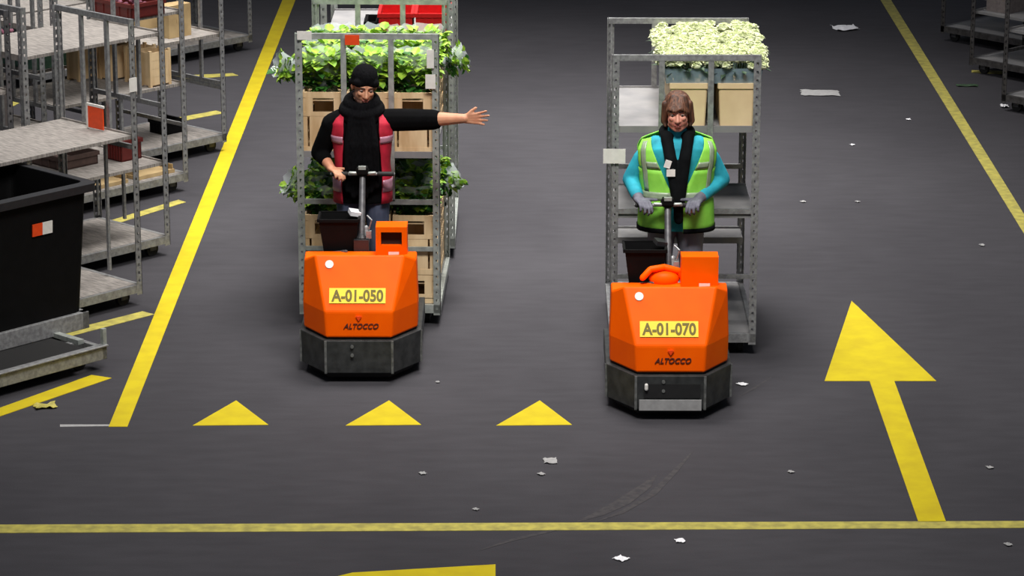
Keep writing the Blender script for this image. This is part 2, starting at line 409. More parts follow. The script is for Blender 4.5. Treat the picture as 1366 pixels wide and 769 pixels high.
def plant_meshes(seed, rad, h, n=430, light=.6):
    rnd = random.Random(seed); A = MB(); B = MB()
    for k in range(n):
        a = rnd.uniform(0, 2*PI); rr = rad*math.sqrt(rnd.random()); z = h*(.12+.88*rnd.random())
        rr *= .62+.42*(z/h)**.7
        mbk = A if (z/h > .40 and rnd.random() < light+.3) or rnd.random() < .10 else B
        L = rnd.uniform(.05, .09); w = L*.46
        M = Matrix.Translation((rr*math.cos(a), rr*math.sin(a), z)) @ Matrix.Rotation(a+rnd.uniform(-.7, .7), 4, 'Z') @ Matrix.Rotation(rnd.uniform(-1.0, .5), 4, 'Y')
        vs = [(0, 0, 0), (L*.35, w, .008), (L*.75, w*.7, .004), (L, 0, -.012), (L*.75, -w*.7, .004), (L*.35, -w, .008), (L*.5, 0, -.006)]
        mbk.add(vs, [(0, 6, 1), (1, 6, 2), (2, 6, 3), (3, 6, 4), (4, 6, 5), (5, 6, 0)], M)
    S = MB()
    for k in range(9):
        a = k*2*PI/9; S.cap((0, 0, -.05), (rad*.5*math.cos(a), rad*.5*math.sin(a), h*.7), .004, .003, 6, 2)
    F = MB(); rings = []; seg = 20
    for i in range(4):
        v = i/3; r0 = rad*(.55+.55*v**1.3); z = h*(.05+1.08*v)
        rings.append([(r0*(1+.10*v*math.sin(j*5.3))*math.cos(2*PI*j/seg), r0*(1+.10*v*math.sin(j*3.7))*math.sin(2*PI*j/seg), z*(1+.05*v*math.sin(j*2.9))) for j in range(seg)])
    F.loft(rings, cap=False)
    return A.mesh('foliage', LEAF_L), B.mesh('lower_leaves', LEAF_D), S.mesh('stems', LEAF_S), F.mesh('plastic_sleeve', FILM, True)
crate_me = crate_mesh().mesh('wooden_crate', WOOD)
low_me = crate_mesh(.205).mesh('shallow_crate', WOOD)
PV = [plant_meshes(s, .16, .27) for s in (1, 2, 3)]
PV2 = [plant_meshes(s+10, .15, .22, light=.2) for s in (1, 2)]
def put_plant(loc, v, label, group, rz, tilt=(0, 0), sc=1):
    p = thing('potted_plant', loc, label, 'plant', 0, group); p.rotation_euler = (tilt[0], tilt[1], rz); p.scale = (sc,)*3
    for nm, me in zip(('foliage', 'lower_leaves', 'stem', 'plastic_sleeve'), v):
        o = link(nm, me, p)
    return p
colw = {-1: 'left', 0: 'middle', 1: 'right'}; rown = ['front', 'second', 'rear']
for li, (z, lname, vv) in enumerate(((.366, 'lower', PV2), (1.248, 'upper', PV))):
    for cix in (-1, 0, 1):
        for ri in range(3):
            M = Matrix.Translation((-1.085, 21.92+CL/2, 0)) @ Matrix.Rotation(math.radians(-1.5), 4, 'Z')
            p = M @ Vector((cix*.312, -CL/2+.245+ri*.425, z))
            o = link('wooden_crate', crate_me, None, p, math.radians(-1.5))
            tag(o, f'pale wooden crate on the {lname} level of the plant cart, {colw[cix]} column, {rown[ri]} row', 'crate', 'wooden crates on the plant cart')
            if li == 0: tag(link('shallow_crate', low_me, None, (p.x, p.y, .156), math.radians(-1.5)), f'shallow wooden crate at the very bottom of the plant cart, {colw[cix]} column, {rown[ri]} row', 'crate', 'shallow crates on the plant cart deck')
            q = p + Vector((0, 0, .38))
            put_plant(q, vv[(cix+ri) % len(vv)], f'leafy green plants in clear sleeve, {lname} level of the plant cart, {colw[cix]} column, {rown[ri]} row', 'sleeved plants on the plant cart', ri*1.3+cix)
for (px, py, Y, lb, ty) in ((384, 88, 22.6, 'clear sleeved plant sticking out of upper left side of the plant cart', -1.25), (606, 82, 22.9, 'sleeved plant poking out at upper right side of the plant cart', 1.2),
                        (396, 248, 22.4, 'green plant poking out at lower left side of the plant cart', -1.1), (599, 245, 22.6, 'bright green plant poking out at lower right side of the plant cart', 1.1)):
    c = at(px, py, Y); put_plant(c - Vector((.10*(1 if ty > 0 else -1), 0, .03)), plant_meshes(40+px, .10, .19, 90, .5), lb, 'plants poking out of the plant cart', .3, (0, ty), .9)

# red crates on the second cart
def tote(w, d, h, m, name='tote'):
    mb = MB(); t = .012
    mb.bb(-w/2, w/2, -d/2, d/2, 0, t)
    for s in (-1, 1):
        mb.box((s*(w/2-t/2), 0, h/2), (t, d, h)); mb.box((0, s*(d/2-t/2), h/2), (w, t, h))
        mb.box((s*(w/2+.004), 0, h-.015), (.014, d+.02, .03)); mb.box((0, s*(d/2+.004), h-.015), (w+.02, .014, .03))
        for k in range(-2, 3): mb.box((k*w/5, s*(d/2+.003), h/2), (.012, .008, h*.85))
    return mb.mesh(name, m)
rt = tote(.25, .45, .21, RED, 'plastic_crate')
for x, lb in ((.06, 'bright red plastic crate at left, on the cart behind the plant cart'), (.335, 'bright red plastic crate at right, on the cart behind the plant cart')):
    tag(link('plastic_crate', rt, None, (-1.04+x, 23.75+.30, 1.673)), lb, 'crate', 'red crates')
bk = tote(.09, .3, .14, BLACKP, 'small_crate')
tag(link('small_crate', bk, None, (-1.04-.125, 23.75+.25, 1.673)), 'small black crate left of the red crates', 'crate')

# ------------------------------------------------------------------ white flowers in cream boxes on cart3
def cream_box():
    mb = MB(); W, D, H = .125, .15, .30
    def rr(w, d, z): 
        pts = []
        for sx, sy, a0 in ((1, 1, 0), (-1, 1, PI/2), (-1, -1, PI), (1, -1, 3*PI/2)):
            for k in range(4):
                a = a0+k*PI/6; pts.append((sx*(w-.015)+.015*math.cos(a), sy*(d-.015)+.015*math.sin(a), z))
        return pts
    mb.loft([rr(W*.9, D*.9, 0), rr(W, D, H-.03)], True); mb.loft([rr(W+.008, D+.008, H-.035), rr(W+.008, D+.008, H)], True)
    return mb.mesh('flower_box', CREAM)
def bouquet(seed):
    rnd = random.Random(seed); P = MB(); S = MB(); F = MB()
    for k in range(62):
        x = rnd.uniform(-.15, .15); y = rnd.uniform(-.17, .17); z = .165+rnd.uniform(-.03, .03)-.5*(x*x+y*y)
        r = rnd.uniform(.024, .036)
        for q in range(13):
            th = rnd.uniform(0, 2*PI); ph = rnd.uniform(0, 1.7); rad = r
            n = Vector((math.sin(ph)*math.cos(th), math.sin(ph)*math.sin(th), math.cos(ph)))
            c = Vector((x, y, z)) + n*rad*.7; qm = n.to_track_quat('Z', 'Y').to_matrix().to_4x4()
            w = r*.55; P.add([(-w, 0, 0), (0, -w, .006), (w, 0, 0), (0, w, .006), (0, 0, -.006)], [(0, 1, 4), (1, 2, 4), (2, 3, 4), (3, 0, 4)], Matrix.Translation(c) @ qm)
        P.ell((x, y, z), (r*.75,)*3, seg=8, rg=5)
        S.cyl((x*.6, y*.6, 0), (x, y, z), .003, seg=5)
    for k in range(20):
        a = rnd.uniform(0, 2*PI); x = .13*math.cos(a); y = .15*math.sin(a); z = rnd.uniform(.07, .14)
        M = Matrix.Translation((x, y, z)) @ Matrix.Rotation(a, 4, 'Z') @ Matrix.Rotation(rnd.uniform(-.9, .6), 4, 'Y')
        S.add([(0, 0, 0), (.03, .014, 0), (.06, 0, -.01), (.03, -.014, 0)], [(0, 1, 2, 3)], M)
    def rr(w, d, z): return [(sx*w, sy*d, z) for sx, sy in ((1, 1), (-1, 1), (-1, -1), (1, -1))]
    F.loft([rr(.115, .14, .0), rr(.125, .15, .11)], False)
    return P.mesh('flower_heads', PETAL), S.mesh('stems', LEAF_S), F.mesh('wrapper', FILM2)
cb = cream_box(); BQ = [bouquet(s) for s in (5, 6, 7)]
for ci, x in enumerate((.02, .345)):
    for ri in range(4):
        y = 21.19+.20+ri*.315; X = 1.075+x
        tag(link('flower_box', cb, None, (X, y, 1.598)), f'tall cream box on the white-flower cart, {"left" if ci == 0 else "right"} column, {["front","second","third","rear"][ri]} row', 'box', 'cream flower boxes')
        b = thing('flower_bunch', (X, y, 1.895), f'bunch of white flowers in {"left" if ci == 0 else "right"} column box, {["front","second","third","rear"][ri]} row', 'flowers', PI*((ri+ci) % 2), 'white flower bunches')
        b.scale = (1.35, 1.0, .95)
        for nm, me in zip(('flower_heads', 'stem', 'wrapper'), BQ[(ri+ci) % 3]): link(nm, me, b)

# ------------------------------------------------------------------ tow trucks
def make_truck(loc, label, number, low_slot, hz=1.215):
    t = thing('tow_truck', loc, label, 'truck', 0, 'orange tow trucks')
    def oct_(hf, hw, yf, yc, yr, z, zc=None, zr=None):
        zc = z if zc is None else zc; zr = zc if zr is None else zr
        return [(-hf, yf, z), (hf, yf, z), (hw, yc, zc), (hw, yr, zr), (-hw, yr, zr), (-hw, yc, zc)]
    sk = MB(); sk.loft([oct_(.20, .34, .06, .28, .9, .025), oct_(.22, .37, .04, .27, .9, .075)]); obj('skirt', sk, BLACKR, t)
    b = MB(); b.loft([oct_(.222, .400, 0, .27, .60, .07), oct_(.226, .408, -.01, .265, .60, .30)])
    obj('bumper', b, BUMPER, t, bevel=.006)
    e = MB()
    for s in (-1, 1):
        e = MB(); e.box((s*.222, -.010, .185), (.016, .014, .225)); obj('bumper_edge_strip', e, EDGE, t)['label'] = 'worn light front edge of the bumper'
        e = MB(); e.box((s*.405, .268, .185), (.014, .016, .22)); obj('bumper_edge_strip', e, EDGE, t)['label'] = 'worn light side edge of the bumper'
    for x, z in ((-.045, .26), (-.045, .20)):
        e = MB(); e.cyl((x, -.008, z), (x, -.022, z), .011); obj('bolt', e, EDGE, t)
    if low_slot:
        w = MB(); w.box((-.0, -.016, .105), (.40, .012, .07)); obj('nameplate', w, GREYP, t)['label'] = 'light grey plate along the bumper foot'
        w = MB(); w.box((0.01, -.013, .20), (.36, .008, .09)); obj('bumper_slot', w, BLACKR, t)
        w = MB(); w.cap((-.155, -.022, .215), (-.155, -.022, .24), .012); obj('shackle', w, WHITE, t)
    h = MB()
    h.loft([oct_(.218, .382, .012, .275, .44, .315, .315), oct_(.228, .386, .02, .27, .44, .49, .49), oct_(.300, .376, .225, .305, .44, .83, .775, .80)])
    obj('hood', h, ORANGE, t, bevel=.012)
    s2 = MB(); s2.loft([oct_(.21, .37, .03, .28, .44, .29), oct_(.21, .37, .03, .28, .44, .32)]); obj('hood_gasket', s2, BLACKR, t)
    # battery tower, a dark panel painting the shade inside its opening
    w = MB(); x0, x1, y0, y1, z0, z1 = .105, .315, .30, .46, .80, 1.0
    if low_slot: w.bb(x0-.03, x1, y0+.02, y1, z0, z1)
    else:
        w.bb(x0, x1, y0, y1, z1-.035, z1); w.bb(x0, x1, y0, y1, z0-.02, z0+.07)
        w.bb(x0, x0+.035, y0, y1, z0+.07, z1-.035); w.bb(x1-.035, x1, y0, y1, z0+.07, z1-.035); w.bb(x0+.035, x1-.035, y1-.02, y1, z0+.07, z1-.035)
    obj('control_tower', w, ORANGE, t)
    if not low_slot: w = MB(); w.bb(x0+.03, x1-.03, y0+.05, y0+.06, z0+.06, z1-.03); obj('opening_shade', w, BLACKHOLE, t)
    # front panel frame: slope between (y .02,z .49) and (.225,.83)
    ang = math.atan2(.205, .34)           # lean back
    def onslope(s, off=.004):
        return Vector((0, .02+.205*s, .49+.34*s)) + Vector((0, -math.cos(ang), math.sin(ang)))*off
    def panel(name, x, s, w_, h_, m, off=.004, round_=False):
        c = onslope(s, off); mb = MB()
        if round_: mb.cyl((0, 0, -.002), (0, 0, .002), w_, seg=18); R = Matrix.Rotation(PI/2-ang, 4, 'X')
        else: mb.box((0, 0, 0), (w_, h_, .005)); R = Matrix.Rotation(PI/2-ang, 4, 'X')
        o = obj(name, mb, m, t); o.matrix_local = Matrix.Translation((x, c.y, c.z)) @ R; return o
    pl = panel('number_plate', -.01, .28, .375, .105, PLATEY); pl['label'] = 'yellow number plate'
    o = link('lettering', text_mesh(number, .345, .082, INK), pl, (0, 0, .0035))
    st = panel('round_sticker', -.20, .83, .028, 0, WHITE, round_=True); st['label'] = 'round white sticker'
    st2 = MB(); st2.box((.225, .296, .815), (.07, .004, .03)); obj('white_sticker', st2, WHITE, t)['label'] = 'small white sticker'
    lg = link('maker_name', text_mesh('ALTOCCO', .235, .036, INKB, .3, 'maker_name'), t); lg.matrix_local = Matrix.Translation((.015, .011, .395)) @ Matrix.Rotation(PI/2-math.atan2(.008, .175), 4, 'X')
    tr = MB(); tr.add([(-.02, .006, .465), (.02, .006, .465), (0, .006, .43), (-.02, .012, .465), (.02, .012, .465), (0, .012, .43)], [(0, 2, 1), (3, 4, 5), (0, 1, 4, 3), (1, 2, 5, 4), (2, 0, 3, 5)])
    obj('red_mark', tr, mat('deep_orange_red', (240, 70, 8), .5), t)
    # steering column
    c = MB(); c.cap((0, .50, .45), (0, .50, .86), .045, .04); c.box((.0, .50, .8), (.10, .10, .14)); obj('column_base', c, DARKP, t, smooth=False)
    c = MB(); c.cap((0, .50, .84), (0, .73, hz-.01), .024, .021); obj('steering_column', c, STEEL_D, t, smooth=True)
    c = MB(); c.cap((.035, .52, .84), (.03, .55, .93), .018); c.box((.05, .49, .90), (.035, .03, .05)); c.tube([(.05, .5, .93), (.07, .49, 1.0), (.04, .53, 1.02)], .006); obj('cable_bracket', c, STEEL, t)
    c = MB(); c.ell((0, .74, hz+.025), (.048, .05, .04)); c.box((0, .72, hz+.035), (.075, .06, .05)); hd = obj('steering_head', c, BLACKP, t, bevel=.006)
    c = MB(); c.box((0, .70, hz+.057), (.05, .03, .022)); obj('display', c, STEEL_B, hd)['label'] = 'silver display'
    c = MB(); c.cap((-.21, .76, hz), (.21, .76, hz), .011); obj('handlebar', c, STEEL, t, smooth=True)
    for s in (-1, 1):
        c = MB(); c.cap((s*.11, .76, hz), (s*.20, .76, hz), .017); obj('grip', c, BLACKR, t, smooth=True)
        c = MB(); c.cap((s*.045, .72, hz+.015), (s*.085, .72, hz+.017), .011); obj('thumb_switch', c, STEEL_B, t, smooth=True)
    # basket
    k = MB(); x0, x1 = -.285, -.02
    def q(xa, xb, ya, yb, z): return [(xa, ya, z), (xb, ya, z), (xb, yb, z), (xa, yb, z)]
    k.loft([q(x0+.03, x1-.02, .50, .66, .765), q(x0, x1, .47, .69, 1.0)], cap=False)
    k.f.append((3, 2, 1, 0))
    bo = obj('basket', k, BLACKP, t); bake(bo, [('SOLIDIFY', dict(thickness=.008, offset=-1))])
    k = MB(); k.box(((x0+x1)/2, .465, 1.0), (x1-x0+.02, .014, .02)); k.box(((x0+x1)/2, .695, 1.0), (x1-x0+.02, .014, .02)); k.box((x0-.005, .58, 1.0), (.014, .24, .02)); k.box((x1+.005, .58, 1.0), (.014, .24, .02))
    obj('basket_rim', k, BLACKP, bo)
    k = MB(); k.box((-.05, .60, 1.025), (.07, .08, .03), (.1, .2, .3)); obj('glove_on_basket' if 0 else 'basket_clip', k, PAPER if not low_slot else DARKP, t)
    k = MB(); k.tube([(-.10, .42, .80), (-.25, .50, .76), (-.10, .52, .70)], .012); obj('basket_arm', k, STEEL_D, t)
    # platform and rear
    p = MB(); p.bb(-.39, .39, .44, 1.28, .10, .19); p.bb(-.40, -.36, .60, 1.28, .10, .24); p.bb(.36, .40, .60, 1.28, .10, .24); obj('platform', p, BUMPER, t, bevel=.006)
    p = MB(); p.bb(-.345, .345, .62, 1.26, .19, .20); obj('rubber_mat', p, BLACKR, t)
    p = MB(); p.bb(-.34, .34, .44, .52, .17, .70); obj('motor_housing', p, DARKP, t, bevel=.01)
    for s in (-1, 1):
        p = MB(); p.cyl((s*.31, 1.10, .075), (s*.35, 1.10, .075), .075, seg=20); obj('wheel', p, BLACKR, t)
    p = MB(); p.cyl((-.05, .22, .06), (.05, .22, .06), .06, seg=20); obj('wheel', p, BLACKR, t)
    p = MB(); p.bb(-.03, .03, 1.28, 1.36, .12, .15); obj('tow_bar', p, STEEL_D, t)
    return t
TR1 = make_truck((-1.11, 20.54, 0), 'orange tow truck with yellow number plate, left, driver in a red vest', 'A-01-050', False, 1.255)
TR2 = make_truck((.928, 19.76, 0), 'orange tow truck with grey foot plate on bumper, right, driver in a lime vest', 'A-01-070', True, 1.235)
c = MB(); c.tube([(-.17, .40, .84), (-.12, .42, .89), (-.03, .44, .90), (.07, .45, .87), (.09, .46, .82)], .022, 8); c.ell((-.03, .45, .82), (.10, .06, .06)); obj('orange_guard', c, ORANGE, TR2, smooth=True)

# ------------------------------------------------------------------ people
TORSO = [(0, .80, .176, .118), (.15, .95, .172, .118), (.35, 1.06, .162, .108), (.55, 1.17, .172, .114), (.72, 1.27, .186, .120), (.86, 1.345, .188, .108), (.95, 1.385, .178, .072), (1, 1.41, .165, .03)]
def torso_pt(v, t, off=0, ws=1, ds=1, dz=0):
    for (a, b) in zip(TORSO[:-1], TORSO[1:]):
        if v <= b[0]+1e-9: break
    k = (v-a[0])/(b[0]-a[0]); k2 = k*k*(3-2*k) if v < .86 else k
    z = a[1]+(b[1]-a[1])*k; w = (a[2]+(b[2]-a[2])*k2)*ws+off; d = (a[3]+(b[3]-a[3])*k2)*ds+off
    n = 2/2.5; sx, cx_ = math.sin(t), math.cos(t)
    x = w*math.copysign(abs(sx)**n, sx); y = -d*math.copysign(abs(cx_)**n, cx_)
    up = max(0, (v-.72)/.28); z -= .32*max(0, abs(x)-.05)*up
    return Vector((x, y, z+dz+off*up))
def torso_loft(mb, v0=0, v1=1, off=0, n=14, seg=36, **kw):
    mb.loft([[torso_pt(v0+(v1-v0)*i/n, 2*PI*j/seg, off, **kw) for j in range(seg)] for i in range(n+1)])
def patch(mb, v0, v1, tf0, tf1, off, nv=12, nt=24, **kw):
    rows = [[torso_pt(v0+(v1-v0)*i/nv, tf0(v0+(v1-v0)*i/nv)+(tf1(v0+(v1-v0)*i/nv)-tf0(v0+(v1-v0)*i/nv))*j/nt, off(v0+(v1-v0)*i/nv) if callable(off) else off, **kw) for j in range(nt+1)] for i in range(nv+1)]
    mb.loft(rows, cap=False, closed=False)
def cloth(name, mb, m, parent, th=.006):
    o = obj(name, mb, m, parent, smooth=True); bake(o, [('SOLIDIFY', dict(thickness=th, offset=0))]); return o
def hand(mb, w, d, n, s, curl=.25, spread=.1, thumb=(1, .5, 0), k=1.0):
    w = Vector(w); d = Vector(d).normalized(); n = Vector(n).normalized(); s = Vector(s).normalized()
    lens = (.074, .082, .077, .060)
    for i in range(4):
        o = (.030-.020*i)*k; kn = w + d*(.088-.006*abs(i-1))*k + s*o
        mb.cap(w + s*o*.6 + d*.005, kn, .0155*k, .0115*k, 10)
        dd = (d + s*spread*(1.5-i)).normalized(); p = kn; ang = 0; r = .0095*k
        for seg in range(3):
            ang += curl*(1+.25*seg); ax = dd*math.cos(ang) + n*math.sin(ang)
            q = p + ax*lens[i]*k*(.44, .31, .25)[seg]; mb.cap(p, q, r, r*.92, 10); p = q; r *= .92
    b = w + d*.022*k + s*.020*k; t = (s*thumb[0] + d*thumb[1] + n*thumb[2]).normalized()
    m1 = b + t*.045*k; mb.cap(b, m1, .0155*k, .0115*k, 10); t2 = (t + d*.35).normalized(); mb.cap(m1, m1+t2*.033*k, .0112*k, .009*k, 10)
    return mb
def head_parts(hc, rot, fem):
    """hc: centre of the head between the ears; returns transform"""
    return Matrix.Translation(hc) @ Euler(rot).to_matrix().to_4x4()
def add_head(mb, M, fem):
    def E(c, r, rt=None):
        m = MB(); m.ell(c, r, rt, 20, 12); mb.add(m.v, m.f, M)
    def C(a, b, r0, r1): 
        m = MB(); m.cap(a, b, r0, r1, 12); mb.add(m.v, m.f, M)
    E((0, .012, .035), (.076, .094, .088)); E((0, -.02, -.035), (.064, .070, .075)); E((0, -.045, -.080), (.036, .038, .034))
    C((-.045, -.02, -.07), (-.012, -.062, -.092), .022, .018); C((.045, -.02, -.07), (.012, -.062, -.092), .022, .018)
    C((0, -.082, .008), (0, -.104, -.032), .008, .0125); E((-.011, -.094, -.036), (.009, .010, .008)); E((.011, -.094, -.036), (.009, .010, .008))
    E((-.033, -.068, -.018), (.022, .020, .018)); E((.033, -.068, -.018), (.022, .020, .018))
    C((-.046, -.064, .024), (-.012, -.079, .022), .010, .010); C((.046, -.064, .024), (.012, -.079, .022), .010, .010)
    E((0, -.082, -.060), (.022, .012, .010))
    if fem:
        for s in (-1, 1): E((s*.033, -.046, -.038), (.030, .028, .034))
        E((0, -.055, -.078), (.030, .030, .030))
    for s in (-1, 1): E((s*.079, .012, -.005), (.010, .020, .032), (0, s*.15, 0))
def face_bits(M, parent, browcol=BROW):
    for s in (-1, 1):
        m = MB(); m.ell((s*.031, -.074, .004), (.0145, .010, .0085)); a = MB().add(m.v, m.f, M); e = obj('eye', a, EYEW, parent, smooth=True)
        m = MB(); m.ell((s*.031, -.0815, .003), (.0068, .005, .0068)); a = MB().add(m.v, m.f, M); obj('iris', a, IRIS, e, smooth=True)
        m = MB(); m.cap((s*.014, -.086, .024), (s*.048, -.073, .026), .0042, .003); a = MB().add(m.v, m.f, M); obj('eyebrow', a, browcol, parent, smooth=True)
    m = MB(); m.ell((0, -.090, -.058), (.024, .008, .0055)); m.ell((0, -.088, -.067), (.020, .009, .006)); a = MB().add(m.v, m.f, M); obj('mouth', a, LIP, parent, smooth=True)
def legs(mb, dx=.095, r=1.0, z0=.06):
    for s in (-1, 1):
        mb.cap((s*dx*.9, 0, .86), (s*dx, -.02, .48), .088*r, .06*r); mb.cap((s*dx, -.02, .48), (s*(dx+.01), .02, z0+.05), .060*r, .050*r)
    mb.ell((0, .005, .90), (.165, .115, .11))

def person_man():
    root = thing('person', (-1.12, 21.50, .20), 'person in black beanie, scarf and red vest, left arm stretched out sideways', 'person')
    root.scale = (1.03,)*3
    b = MB()
    Mh = Matrix.Translation((.018, -.02, 1.575)) @ Euler((math.radians(14), math.radians(5), math.radians(14))).to_matrix().to_4x4()
    add_head(b, Mh, False)
    b.cap((0, .02, 1.36), (.01, .005, 1.50), .058, .054); torso_loft(b, off=-.02)
    # raised left arm (image right)
    sh = Vector((.17, 0, 1.345)); el = Vector((.445, -.045, 1.36)); wr = Vector((.68, -.13, 1.385))
    b.cap(sh, el, .045, .036); b.cap(el, el.lerp(wr, .35), .043, .047); b.cap(el.lerp(wr, .35), wr, .047, .031)
    hand(b, wr, (1, -.15, .05), (.0, -1, .25), (-.05, .0, 1), .14, .16, (.75, .75, -.05), 1.0)
    # right arm to the handle
    sh2 = Vector((-.17, 0, 1.345)); el2 = Vector((-.285, .06, 1.11)); wr2 = Vector((-.20, -.13, 1.045))
    b.cap(sh2, el2, .045, .036); b.cap(el2, el2.lerp(wr2, .35), .041, .040); b.cap(el2.lerp(wr2, .35), wr2, .040, .028)
    hand(b, wr2, (.55, -.8, -.05), (.1, -.1, -1), (.8, .5, -.1), .62, .05, (.8, .6, -.2), .98)
    legs(b, r=.8)
    for s in (-1, 1): b.ell((s*.105, -.04, .05), (.04, .11, .045))
    body = organic('body', b, SKIN, root, .0055, 2)
    s = MB(); torso_loft(s, 0, 1, .004); s.cap(sh+Vector((-.04, 0, 0)), sh.lerp(el, .3), .076, .078); s.cap(sh.lerp(el, .3), el+Vector((.03, -.01, 0)), .078, .070)
    s.cap(sh2+Vector((.04, 0, .0)), sh2+Vector((-.025, 0, -.03)), .080, .078); s.cap(sh2+Vector((-.02, 0, -.03)), el2, .078, .064); s.cap(el2, el2.lerp(wr2, .45), .056, .050)
    s.cap((0, .02, 1.36), (0, .01, 1.43), .075, .07)
    organic('sweater', s, BLACKC, root, .008, 4)
    l = MB(); legs(l, .10, 1.08); organic('trousers', l, JEANS, root, .010, 3)
    for sd in (-1, 1):
        k = MB(); k.ell((sd*.105, -.045, .045), (.05, .135, .047)); k.cap((sd*.105, .02, .05), (sd*.105, .02, .12), .052, .05); organic('shoe', k, BLACKR, root, .008)
    # vest, open in front
    gap = lambda v: .62+.10*math.sin(v*6)
    v = MB(); full = lambda q: 2*PI-gap(q)
    patch(v, 0, .66, gap, full, .020, nt=48)
    patch(v, .66, 1, lambda q: .62+.1*math.sin(q*6) - .1*(q-.66), lambda q: 1.30+.0*q, .022)
    patch(v, .66, 1, lambda q: 2*PI-1.30, lambda q: 2*PI-.62-.1*math.sin(q*6)+.1*(q-.66), .022)
    patch(v, .66, 1, lambda q: PI-1.30, lambda q: PI+1.30, .022)
    vo = cloth('vest', v, REDV, root)
    st = MB()
    patch(st, .08, .17, gap, full, .026, 3, 48)
    cloth('reflective_strip', st, PINKG, vo, .003)['label'] = 'grey-pink waist strip'
    for a0, a1 in ((gap, lambda q: 1.35), (lambda q: 2*PI-1.35, full)):
        st = MB(); patch(st, .62, .70, a0, a1, .027, 3, 14); cloth('reflective_strip', st, PINKG, vo, .003)['label'] = 'grey-pink chest strip'
    # beanie
    h = MB(); m = MB(); m.ell((0, .020, .062), (.088, .106, .088), (math.radians(-6), 0, 0), 20, 12); m.cap((-.058, -.052, .050), (.058, -.052, .050), .030); m.cap((-.075, .03, .02), (.075, .03, .02), .03)
    for sd in (-1, 1): m.cap((sd*.066, -.03, .045), (sd*.072, .05, .0), .022)
    h.add(m.v, m.f, Mh); organic('beanie', h, BLACKK, root, .006, 4)
    face_bits(Mh, body)
    bd = MB(); m = MB(); m.ell((0, -.058, -.083), (.042, .034, .026)); m.cap((-.058, -.01, -.05), (-.03, -.05, -.082), .016, .02); m.cap((.058, -.01, -.05), (.03, -.05, -.082), .016, .02); bd.add(m.v, m.f, Mh)
    organic('beard', bd, mat('dark_beard', (70, 50, 44), .9, rgb2=(110, 76, 62), scale=60), root, .005, 2)
    # scarf
    sc = MB(); N = 22
    for lay, (rz, rx, ry, rr) in enumerate(((1.475, .092, .088, .036), (1.425, .115, .108, .042), (1.385, .105, .112, .040))):
        pts = [Vector((rx*math.sin(2*PI*i/N), -.005-ry*math.cos(2*PI*i/N), rz-.03*math.cos(2*PI*i/N)+.004*math.sin(7*i))) for i in range(N+1)]
        for a, c2 in zip(pts[:-1], pts[1:]): sc.cap(a, c2, rr, rr, 8, 2)
    for k2, x in enumerate((-.085, -.05, -.015, .02, .055, .09)):
        z1 = (.90, .86, .88, .86, .90, .93)[k2]
        sc.cap((x*.7, -.115, 1.38), (x, -.148-.006*(k2 % 2), 1.20), .030, .028); sc.cap((x, -.148-.006*(k2 % 2), 1.20), (x*1.08, -.142, z1), .028, .022)
    organic('scarf', sc, BLACKK, root, .008, 3)
    return root
